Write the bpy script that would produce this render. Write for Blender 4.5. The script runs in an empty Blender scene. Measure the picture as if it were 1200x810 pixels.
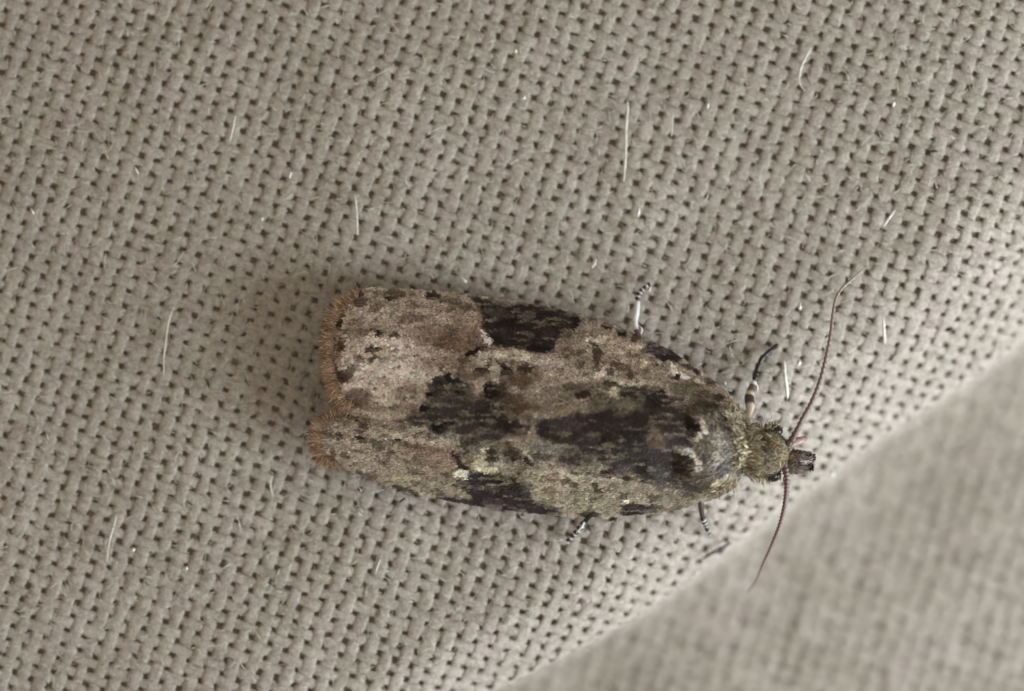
import bpy, math, random
import numpy as np

# ------------------------------------------------------------------ camera, world, lights, exposure
# One unit is one millimetre. The photograph's frame (1200 x 810 px) spans 18 x 12.15 mm of cloth.
SC = bpy.context.scene
COL = SC.collection
S = 0.015            # mm per photograph pixel at cloth height
H = 80.0             # camera height in mm
SC.unit_settings.system = 'METRIC'
SC.unit_settings.scale_length = 0.001

cam_d = bpy.data.cameras.new('camera')
cam = bpy.data.objects.new('camera', cam_d)
COL.objects.link(cam)
cam.location = (0, 0, H)
cam_d.sensor_width = 36
cam_d.lens = 36 * H / 18.0
cam_d.clip_start = 1
cam_d.clip_end = 1000
cam_d.dof.use_dof = True
cam_d.dof.focus_distance = H - 0.88
cam_d.dof.aperture_fstop = cam_d.lens * 1e-3 / (2 * 2.1)      # aperture radius of 2.1 mm
SC.camera = cam

world = bpy.data.worlds.new('World')
SC.world = world
world.use_nodes = True
bg = world.node_tree.nodes['Background']
bg.inputs['Color'].default_value = (1.0, 0.84, 0.66, 1)
bg.inputs['Strength'].default_value = 0.35

def area(name, az, el, dist, size, power, color):
    d = bpy.data.lights.new(name, 'AREA')
    d.shape = 'DISK'
    d.size = size
    d.energy = power
    d.color = color
    o = bpy.data.objects.new(name, d)
    COL.objects.link(o)
    a, e = math.radians(az), math.radians(el)
    o.location = (dist * math.cos(a) * math.cos(e), dist * math.sin(a) * math.cos(e), dist * math.sin(e))
    from mathutils import Vector
    o.rotation_euler = (-Vector(o.location)).to_track_quat('-Z', 'Y').to_euler()
    return o

area('lamp_light', -25, 17.5, 50, 42, 37000, (0.93, 1.0, 1.035))

SC.view_settings.view_transform = 'Standard'
SC.view_settings.look = 'None'
SC.view_settings.exposure = 0.0
SC.view_settings.gamma = 1.0
SC.view_settings.use_curve_mapping = False

rng = np.random.default_rng(7)

# ------------------------------------------------------------------ helpers
def lin(c):
    c = np.asarray(c, float) / 255.0
    return np.where(c <= 0.04045, c / 12.92, ((c + 0.055) / 1.055) ** 2.4)

_tab = np.random.default_rng(3).random((256, 256))
def vnoise(x, y):
    xi, yi = np.floor(x).astype(int), np.floor(y).astype(int)
    fx, fy = x - xi, y - yi
    fx, fy = fx * fx * (3 - 2 * fx), fy * fy * (3 - 2 * fy)
    g = lambda a, b: _tab[a & 255, b & 255]
    return (g(xi, yi) * (1 - fx) + g(xi + 1, yi) * fx) * (1 - fy) + (g(xi, yi + 1) * (1 - fx) + g(xi + 1, yi + 1) * fx) * fy

def fbm(x, y, n=3):
    v, a, t = 0, 1.0, 0
    for k in range(n):
        v = v + a * (vnoise(x * 2 ** k + 17.3 * k, y * 2 ** k + 5.1 * k) - 0.5)
        t += a
        a *= 0.55
    return v / t * 2      # about -1..1

def P(px, py, z=0.0):
    """point at height z that lies under photograph pixel (px, py)"""
    f = S * (H - z) / H
    return np.stack(np.broadcast_arrays((np.asarray(px, float) - 600) * f, (405 - np.asarray(py, float)) * f, np.asarray(z, float)), -1)

def PX(v):
    """photograph pixel above a point"""
    f = H / (H - v[..., 2]) / S
    return v[..., 0] * f + 600, 405 - v[..., 1] * f

def mesh_obj(name, verts, faces, mat=None, parent=None, smooth=True, color=None, uv=None):
    me = bpy.data.meshes.new(name)
    verts = np.asarray(verts, np.float32).reshape(-1, 3)
    if isinstance(faces, np.ndarray):
        n, k = faces.shape
        me.vertices.add(len(verts)); me.vertices.foreach_set('co', verts.ravel())
        me.loops.add(n * k); me.loops.foreach_set('vertex_index', faces.ravel().astype(np.int32))
        me.polygons.add(n); me.polygons.foreach_set('loop_start', np.arange(0, n * k, k, dtype=np.int32))
        if uv is not None:
            l = me.uv_layers.new(name='UVMap'); l.data.foreach_set('uv', np.asarray(uv, np.float32)[faces.ravel()].ravel())
        me.update(calc_edges=True); me.validate()
    else:
        me.from_pydata([tuple(v) for v in verts], [], faces); me.update()
    if smooth:
        me.polygons.foreach_set('use_smooth', np.ones(len(me.polygons), bool))
    if color is not None:
        a = me.color_attributes.new('tint', 'FLOAT_COLOR', 'POINT')
        c = np.ones((len(verts), 4), np.float32); c[:, :3] = color
        a.data.foreach_set('color', c.ravel())
    if mat: me.materials.append(mat)
    o = bpy.data.objects.new(name, me)
    COL.objects.link(o)
    if parent is not None: o.parent = parent
    return o

def tag(o, label=None, cat=None, group=None, kind=None):
    if label: o['label'] = label
    if cat: o['category'] = cat
    if group: o['group'] = group
    if kind: o['kind'] = kind
    return o

def thing(name, label, cat, loc=(0, 0, 0), group=None):
    o = bpy.data.objects.new(name, None); COL.objects.link(o)
    o.location = loc
    o.empty_display_size = 0.5
    return tag(o, label, cat, group)

def spline(pts, n):
    """Catmull-Rom through pts (any width), n samples evenly spread by length"""
    p = np.asarray(pts, float)
    q = np.vstack([2 * p[0] - p[1], p, 2 * p[-1] - p[-2]])
    out = []
    for k in range(len(p) - 1):
        t = np.linspace(0, 1, 24, endpoint=False)[:, None]
        a, b, c, d = q[k], q[k + 1], q[k + 2], q[k + 3]
        out.append(0.5 * (2 * b + (c - a) * t + (2 * a - 5 * b + 4 * c - d) * t ** 2 + (3 * b - a - 3 * c + d) * t ** 3))
    out = np.vstack(out + [p[-1:]])
    m = min(3, out.shape[1])
    L = np.concatenate([[0], np.cumsum(np.linalg.norm(np.diff(out[:, :m], axis=0), axis=1))])
    u = np.linspace(0, L[-1], n)
    return np.stack([np.interp(u, L, out[:, k]) for k in range(out.shape[1])], -1)

def tube(path, rad, sides=8, caps=True, flat=1.0):
    """verts, quads, ring index of a tube along path (n,3) with radii rad (n,)"""
    path = np.asarray(path, float); n = len(path)
    rad = np.broadcast_to(np.asarray(rad, float), (n,)).copy()
    if caps: rad[0] *= 0.35; rad[-1] *= 0.35
    t = np.gradient(path, axis=0); t /= np.linalg.norm(t, axis=1)[:, None] + 1e-12
    up = np.array([0, 0, 1.0])
    sd = np.cross(t, up); ln = np.linalg.norm(sd, axis=1)
    sd[ln < 1e-4] = (1, 0, 0); sd /= np.linalg.norm(sd, axis=1)[:, None]
    nn = np.cross(sd, t)
    an = np.arange(sides) / sides * 2 * math.pi
    v = path[:, None] + rad[:, None, None] * (sd[:, None] * np.cos(an)[None, :, None] + flat * nn[:, None] * np.sin(an)[None, :, None])
    i = np.arange(n - 1)[:, None] * sides; j = np.arange(sides)[None]; j2 = (j + 1) % sides
    f = np.stack([i + j, i + j2, i + sides + j2, i + sides + j], -1).reshape(-1, 4)
    v = v.reshape(-1, 3); ring = np.repeat(np.arange(n), sides)
    if caps:
        v = np.vstack([v, path[0] - t[0] * rad[0] * 0.4, path[-1] + t[-1] * rad[-1] * 0.4])
        a, b = len(v) - 2, len(v) - 1
        js = np.arange(sides); k2 = (js + 1) % sides; off = (n - 1) * sides
        f = np.vstack([f, np.stack([js * 0 + a, k2, js, js * 0 + a], -1)[:, [0, 1, 2, 2]], np.stack([js * 0 + b, off + js, off + k2], -1)[:, [0, 1, 2, 2]]])
        ring = np.concatenate([ring, [0, n - 1]])
    return v, f, ring

def clean_faces(f):
    """mixed quads and doubled-corner triangles as python lists"""
    return [tuple(dict.fromkeys(map(int, r))) for r in f]

# ------------------------------------------------------------------ materials
def material(name, rough=0.6, spec=0.3):
    m = bpy.data.materials.new(name); m.use_nodes = True
    nt = m.node_tree; b = nt.nodes['Principled BSDF']
    b.inputs['Roughness'].default_value = rough
    b.inputs['Specular IOR Level'].default_value = spec
    return m, nt, b

def ramp(nt, fac, stops):
    r = nt.nodes.new('ShaderNodeValToRGB')
    e = r.color_ramp.elements
    while len(e) < len(stops): e.new(0.5)
    for k, (p, c) in enumerate(stops): e[k].position = p; e[k].color = (*c, 1)
    nt.links.new(fac, r.inputs['Fac'])
    return r.outputs['Color']

def noise(nt, vec, scale, detail=3, rough=0.6):
    n = nt.nodes.new('ShaderNodeTexNoise')
    n.inputs['Scale'].default_value = scale; n.inputs['Detail'].default_value = detail; n.inputs['Roughness'].default_value = rough
    if vec is not None: nt.links.new(vec, n.inputs['Vector'])
    return n

def mixc(nt, a, b, fac, mode='MIX'):
    m = nt.nodes.new('ShaderNodeMix'); m.data_type = 'RGBA'; m.blend_type = mode
    for s, x in ((6, a), (7, b)):
        if hasattr(x, 'links'): nt.links.new(x, m.inputs[s])
        else: m.inputs[s].default_value = (*x, 1)
    if hasattr(fac, 'links'): nt.links.new(fac, m.inputs[0])
    else: m.inputs[0].default_value = fac
    return m.outputs[2]

def thread_material():
    m, nt, b = material('cotton_thread', 0.46, 0.5)
    geo = nt.nodes.new('ShaderNodeTexCoord'); uv = nt.nodes.new('ShaderNodeUVMap'); uv.uv_map = 'UVMap'
    big = noise(nt, geo.outputs['Object'], 1.1, 3)              # faint stains, greenish to pinkish
    c = ramp(nt, big.outputs['Fac'], [(0.36, (0.63, 0.60, 0.525)), (0.5, (0.645, 0.60, 0.54)), (0.63, (0.645, 0.58, 0.535))])
    med = noise(nt, geo.outputs['Object'], 9, 4, 0.7)           # worn and fluffed spots
    c = mixc(nt, c, ramp(nt, med.outputs['Fac'], [(0.3, (0.60, 0.575, 0.53)), (0.52, (1, 1, 1)), (0.72, (1.25, 1.25, 1.25))]), 0.95, 'MULTIPLY')
    fine = noise(nt, geo.outputs['Object'], 34, 4, 0.75)
    c = mixc(nt, c, ramp(nt, fine.outputs['Fac'], [(0.3, (0.68, 0.66, 0.63)), (0.52, (1, 1, 1)), (0.7, (1.28, 1.28, 1.28))]), 0.8, 'MULTIPLY')
    sep = nt.nodes.new('ShaderNodeSeparateXYZ'); nt.links.new(uv.outputs['UV'], sep.inputs[0])
    # the yarn's twist: fibres run obliquely round the thread
    ma = nt.nodes.new('ShaderNodeMath'); ma.operation = 'MULTIPLY_ADD'; ma.inputs[1].default_value = 2.2
    nt.links.new(sep.outputs['X'], ma.inputs[0]); nt.links.new(sep.outputs['Y'], ma.inputs[2])
    mu = nt.nodes.new('ShaderNodeMath'); mu.operation = 'MULTIPLY'; mu.inputs[1].default_value = 26
    nt.links.new(ma.outputs[0], mu.inputs[0])
    cx = nt.nodes.new('ShaderNodeCombineXYZ'); nt.links.new(mu.outputs[0], cx.inputs['X'])
    ml = nt.nodes.new('ShaderNodeMath'); ml.operation = 'MULTIPLY'; ml.inputs[1].default_value = 5
    nt.links.new(sep.outputs['X'], ml.inputs[0]); nt.links.new(ml.outputs[0], cx.inputs['Y'])
    fib = noise(nt, cx.outputs[0], 1.0, 3, 0.65)
    c = mixc(nt, c, ramp(nt, fib.outputs['Fac'], [(0.3, (0.8, 0.79, 0.77)), (0.6, (1.06, 1.06, 1.06))]), 0.75, 'MULTIPLY')
    nt.links.new(c, b.inputs['Base Color'])
    bp = nt.nodes.new('ShaderNodeBump'); bp.inputs['Strength'].default_value = 0.9; bp.inputs['Distance'].default_value = 0.04
    nt.links.new(fib.outputs['Fac'], bp.inputs['Height']); nt.links.new(bp.outputs[0], b.inputs['Normal'])
    b.inputs['Sheen Weight'].default_value = 0.25; b.inputs['Sheen Roughness'].default_value = 0.4
    return m

def tint_material(name, rough=0.5, spec=0.35, grain=0.25, bump=0.0, sheen=0.0):
    m, nt, b = material(name, rough, spec)
    a = nt.nodes.new('ShaderNodeVertexColor'); a.layer_name = 'tint'
    g = nt.nodes.new('ShaderNodeTexCoord')
    n = noise(nt, g.outputs['Object'], 30, 3, 0.7)
    k = ramp(nt, n.outputs['Fac'], [(0.3, (1 - grain,) * 3), (0.7, (1 + grain,) * 3)])
    c = mixc(nt, a.outputs['Color'], k, 1.0, 'MULTIPLY')
    nt.links.new(c, b.inputs['Base Color'])
    if bump:
        bp = nt.nodes.new('ShaderNodeBump'); bp.inputs['Strength'].default_value = bump; bp.inputs['Distance'].default_value = 0.02
        nt.links.new(n.outputs['Fac'], bp.inputs['Height']); nt.links.new(bp.outputs[0], b.inputs['Normal'])
    if sheen: b.inputs['Sheen Weight'].default_value = sheen
    return m

def plain(name, c, rough=0.5, spec=0.4, var=0.2, scale=20, trans=0.0):
    m, nt, b = material(name, rough, spec)
    g = nt.nodes.new('ShaderNodeTexCoord'); n = noise(nt, g.outputs['Object'], scale, 3)
    c = np.array(c)
    nt.links.new(ramp(nt, n.outputs['Fac'], [(0.3, tuple(c * (1 - var))), (0.7, tuple(np.minimum(c * (1 + var), 1)))]), b.inputs['Base Color'])
    if trans: b.inputs['Transmission Weight'].default_value = trans
    return m

M_thread = thread_material()
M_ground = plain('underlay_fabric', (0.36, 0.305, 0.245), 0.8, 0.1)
M_fuzz = plain('loose_fibre', (0.72, 0.69, 0.62), 0.4, 0.5, 0.15, 4)
M_white = plain('white_lint', (0.86, 0.85, 0.80), 0.25, 0.8, 0.06, 6)
M_dark = plain('dark_lint', (0.035, 0.022, 0.022), 0.5, 0.4, 0.4, 20)
M_scale = tint_material('wing_scales', 0.46, 0.32, 0.2)
M_wing = tint_material('wing_membrane', 0.6, 0.25, 0.2, 0.4)
M_hair = tint_material('moth_hair', 0.5, 0.25, 0.15)
M_leg = tint_material('leg_scales', 0.28, 0.7, 0.2, 0.5)
M_eye = plain('compound_eye', (0.02, 0.016, 0.012), 0.25, 0.6, 0.5, 60)

# ------------------------------------------------------------------ shape of the cloth
# A flat sheet that rolls over a soft fold at the lower right and lies lower beyond it.
NF = np.array([0.559, 0.829])      # across the fold, in pixel axes (y down)
TF = np.array([0.829, -0.559])     # along it
OF = np.array([600.0, 800.0])
XG = np.linspace(-2200, 1600, 7601)   # distance across the fold seen from above, px; 0 is the crease

def _table(width):
    """height and arc length across the fold for a slope band of that width"""
    q = np.clip((XG + width * 1.15) / (width * 0.85), 0, 1)
    roll = math.tan(math.radians(34)) * q * q * (3 - 2 * q) * (XG < 0)
    drop = 225 / 7 * np.exp(-((XG - 9) / 7.0) ** 2) / math.sqrt(math.pi)
    slope = -roll - drop + 0.15 * np.clip((XG - 30) / 60, 0, 1) * np.clip(1 - XG / 1500, 0, 1)
    st = XG[1] - XG[0]
    Z = np.concatenate([[0], np.cumsum((slope[1:] + slope[:-1]) / 2 * st)])
    ds = np.sqrt(1 + slope ** 2)
    Uc = XG[0] + np.concatenate([[0], np.cumsum((ds[1:] + ds[:-1]) / 2 * st)])
    return Uc, Z, np.arctan(-slope)
TA, TB = _table(85.0), _table(165.0)

def cloth(px, py):
    """flat cloth pixel coordinates -> (x, y, z, slope) of the draped cloth, z in mm"""
    rel0, rel1 = px - OF[0], py - OF[1]
    d = rel0 * NF[0] + rel1 * NF[1]; t = rel0 * TF[0] + rel1 * TF[1]
    w = np.clip((t - 120) / 560, 0, 1); w = w * w * (3 - 2 * w)
    d = d - 16 * np.sin(np.clip(t, -200, 900) / 724 * math.pi) - 7 * np.sin(t / 95.0)
    XA, XB = np.interp(d, TA[0], XG), np.interp(d, TB[0], XG)
    X = XA * (1 - w) + XB * w
    Z = np.interp(XA, XG, TA[1]) * (1 - w) + np.interp(XB, XG, TB[1]) * w
    th = np.interp(XA, XG, TA[2]) * (1 - w) + np.interp(XB, XG, TB[2]) * w
    D = X + 16 * np.sin(np.clip(t, -200, 900) / 724 * math.pi) + 7 * np.sin(t / 95.0)
    x = OF[0] + D * NF[0] + t * TF[0]; y = OF[1] + D * NF[1] + t * TF[1]
    z = Z * S
    z = z + 0.13 * fbm(px / 230 + 3, py / 230 + 9, 2) + 0.035 * fbm(px / 75, py / 75 + 40, 2)
    return x, y, z, th

def ground_z(x, y):
    """height of the draped cloth under a pixel, by a few fixed-point steps"""
    x = np.asarray(x, float); y = np.asarray(y, float)
    gx, gy = x.copy(), y.copy()
    for _ in range(25):
        X, Y, Z, _t = cloth(gx, gy)
        gx = gx + (x - X) * 0.8; gy = gy + (y - Y) * 0.8
    return cloth(gx, gy)[2]

def flat(x, y, z):
    return np.stack([(x - 600) * S, (405 - y) * S, z], -1)

# ------------------------------------------------------------------ ground below the weave
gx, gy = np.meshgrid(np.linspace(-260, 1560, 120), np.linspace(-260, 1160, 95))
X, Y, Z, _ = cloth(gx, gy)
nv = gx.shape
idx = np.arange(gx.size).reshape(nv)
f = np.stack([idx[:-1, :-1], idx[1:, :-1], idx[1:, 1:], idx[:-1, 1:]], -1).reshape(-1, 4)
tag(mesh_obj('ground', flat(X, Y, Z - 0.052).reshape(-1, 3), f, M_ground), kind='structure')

# ------------------------------------------------------------------ the woven cloth, thread by thread
cloth_root = thing('woven_cloth', 'coarse cream cotton cloth in plain weave with a soft fold at one corner', 'cloth')
A = np.array([19.4, 7.3]); B = np.array([-5.7, 16.3])
O0 = np.array([308.1, 115.6])
SUB = 8
def thread(name, k, along, across, sign, half, other_pitch):
    # k-th thread; it runs along `along`; crossing m sits at O0 + k*across + m*along
    m = np.arange(-140, 141)
    pts = O0 + k * across + m[:, None] * along
    ok = (pts[:, 0] > -150) & (pts[:, 0] < 1480) & (pts[:, 1] > -150) & (pts[:, 1] < 1090)
    if ok.sum() < 4: return None
    m0, m1 = m[ok].min(), m[ok].max()
    t = np.linspace(m0 - 0.4, m1 + 0.4, int((m1 - m0) * SUB) + 1)
    p = O0 + k * across + t[:, None] * along
    # handmade unevenness: the thread wanders sideways, thickens and thins
    side = across / np.linalg.norm(across)
    w = fbm(t * 0.23 + k * 9.7 + 50 * (sign > 0), np.full_like(t, k * 3.17), 3) * 1.5 + fbm(p[:, 0] / 210, p[:, 1] / 210 + 70, 2) * 3.0
    w = w + fbm(t * 0.9 + 31 * k, np.full_like(t, k * 1.9 + 7), 2) * 0.9
    low = np.clip(((p[:, 0] - OF[0]) * NF[0] + (p[:, 1] - OF[1]) * NF[1] - 60) / 60, 0, 1)     # the lower layer is rumpled
    w = w + low * 5.5 * fbm(t * 0.8 + 3.3 * k, np.full_like(t, k * 4.1 + 23), 3)
    p = p + side * w[:, None]
    x, y, z, th = cloth(p[:, 0], p[:, 1])
    ph = math.pi * (t + k)
    c = np.cos(ph)
    amp = 0.010 * (1 + 1.1 * fbm(t * 0.9 + 2.7 * k, np.full_like(t, k * 6.3 + 41), 2))
    zz = sign * amp * np.sign(c) * np.abs(c) ** 0.75
    zz = zz + 0.012 * fbm(t * 0.8 + 13 * k, np.full_like(t, k * 2.3), 2)
    thick = 1 + 0.24 * fbm(t * 0.35 + 5 * k, np.full_like(t, k * 7.1 + 3), 3) + (0.19 + 0.25 * low) * fbm(t * 1.25 + 3 * k, np.full_like(t, k * 5.3 + 11), 2)
    thick = thick * (1 + 0.10 * sign * c)                  # bulges where it rides over
    base = flat(x, y, z)
    tn = np.gradient(base, axis=0); tn /= np.linalg.norm(tn, axis=1)[:, None]
    nrm = np.stack([np.sin(th) * NF[0], -np.sin(th) * NF[1], np.cos(th)], -1)
    sd = np.cross(tn, nrm); sd /= np.linalg.norm(sd, axis=1)[:, None]
    nr = np.cross(sd, tn)
    base = base + nr * zz[:, None]
    an = (np.arange(9)) / 9 * 2 * math.pi
    ca, sa = np.cos(an), np.sin(an)
    sa = np.sign(sa) * np.abs(sa) ** 0.6          # yarn pressed flat
    hw = half * S * thick; hh = 0.030 * (0.9 + 0.1 * thick)
    jit = 1 + 0.09 * rng.standard_normal((len(t), 9)) + 0.11 * fbm(np.repeat(t[:, None] * 2.6 + 7 * k, 9, 1), np.tile(np.arange(9) * 0.9 + 19 * k, (len(t), 1)), 2)
    v = base[:, None] + jit[..., None] * (sd[:, None] * (hw[:, None] * ca)[..., None] + nr[:, None] * (hh[:, None] * sa)[..., None])
    n = len(t); i = np.arange(n - 1)[:, None] * 9; j = np.arange(9)[None]; j2 = (j + 1) % 9
    f = np.stack([i + j, i + 9 + j, i + 9 + j2, i + j2], -1).reshape(-1, 4)
    uv = np.stack([np.repeat(t * other_pitch * S, 9), np.tile(np.arange(9) / 9, n)], -1)
    uv = uv + np.array([k * 1.37 + (3 if sign > 0 else 0), k * 0.613])
    return mesh_obj(name, v.reshape(-1, 3), f, M_thread, cloth_root, True, None, uv)

for k in range(-70, 90): thread('warp_thread', k, B, A, 1, 7.5, 17.3)
for k in range(-70, 90): thread('weft_thread', k, A, B, -1, 6.1, 20.7)

# loose fuzz standing off the yarn
def strands(paths, radii, sides=3):
    V, F, n0 = [], [], 0
    for p, r in zip(paths, radii):
        v, f, _ = tube(p, r, sides, False)
        V.append(v); F.append(f + n0); n0 += len(v)
    return np.vstack(V), np.vstack(F)

paths, radii = [], []
NFZ = 8500
fx, fy = rng.uniform(-60, 1270, NFZ), rng.uniform(-60, 880, NFZ)
gz = ground_z(fx, fy)
for q in range(NFZ):
    a = rng.normal(1.35, 0.75) if rng.random() < 0.7 else rng.uniform(0, 6.28)
    L = rng.gamma(3.0, 3.0) + 5
    n = 6; t = np.linspace(0, 1, n)
    bend = rng.normal(0, 0.9); aa = a + bend * t
    st = L / n
    x = fx[q] + np.cumsum(np.cos(aa)) * st; y = fy[q] + np.cumsum(np.sin(aa)) * st
    z = gz[q] + 0.10 + rng.uniform(0.0, 0.10) * np.sin(t * math.pi) + rng.uniform(-0.05, 0.09) * t
    paths.append(flat(x, y, z)); radii.append(rng.uniform(0.0035, 0.0095))
v, f = strands(paths, radii)
tag(mesh_obj('fuzz', v, f, M_fuzz, cloth_root), kind='stuff')

# ------------------------------------------------------------------ the moth
MOTH = thing('moth', 'small mottled grey and black moth resting with closed wings on cream cloth', 'moth')
KALB = 1.95        # photographed colour -> surface colour, from the cloth's own ratio

def poly_sd(x, y, poly):
    """signed distance to a polygon, negative inside"""
    p = np.asarray(poly, float); n = len(p)
    d = np.full(x.shape, 1e9); inside = np.zeros(x.shape, bool)
    for k in range(n):
        a, b = p[k], p[(k + 1) % n]
        e = b - a; wx, wy = x - a[0], y - a[1]
        t = np.clip((wx * e[0] + wy * e[1]) / (e @ e), 0, 1)
        d = np.minimum(d, (wx - e[0] * t) ** 2 + (wy - e[1] * t) ** 2)
        c = ((a[1] > y) != (b[1] > y))
        with np.errstate(divide='ignore', invalid='ignore'):
            c &= x < (b[0] - a[0]) * (y - a[1]) / (b[1] - a[1]) + a[0]
        inside ^= c
    return np.where(inside, -1, 1) * np.sqrt(d)

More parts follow.
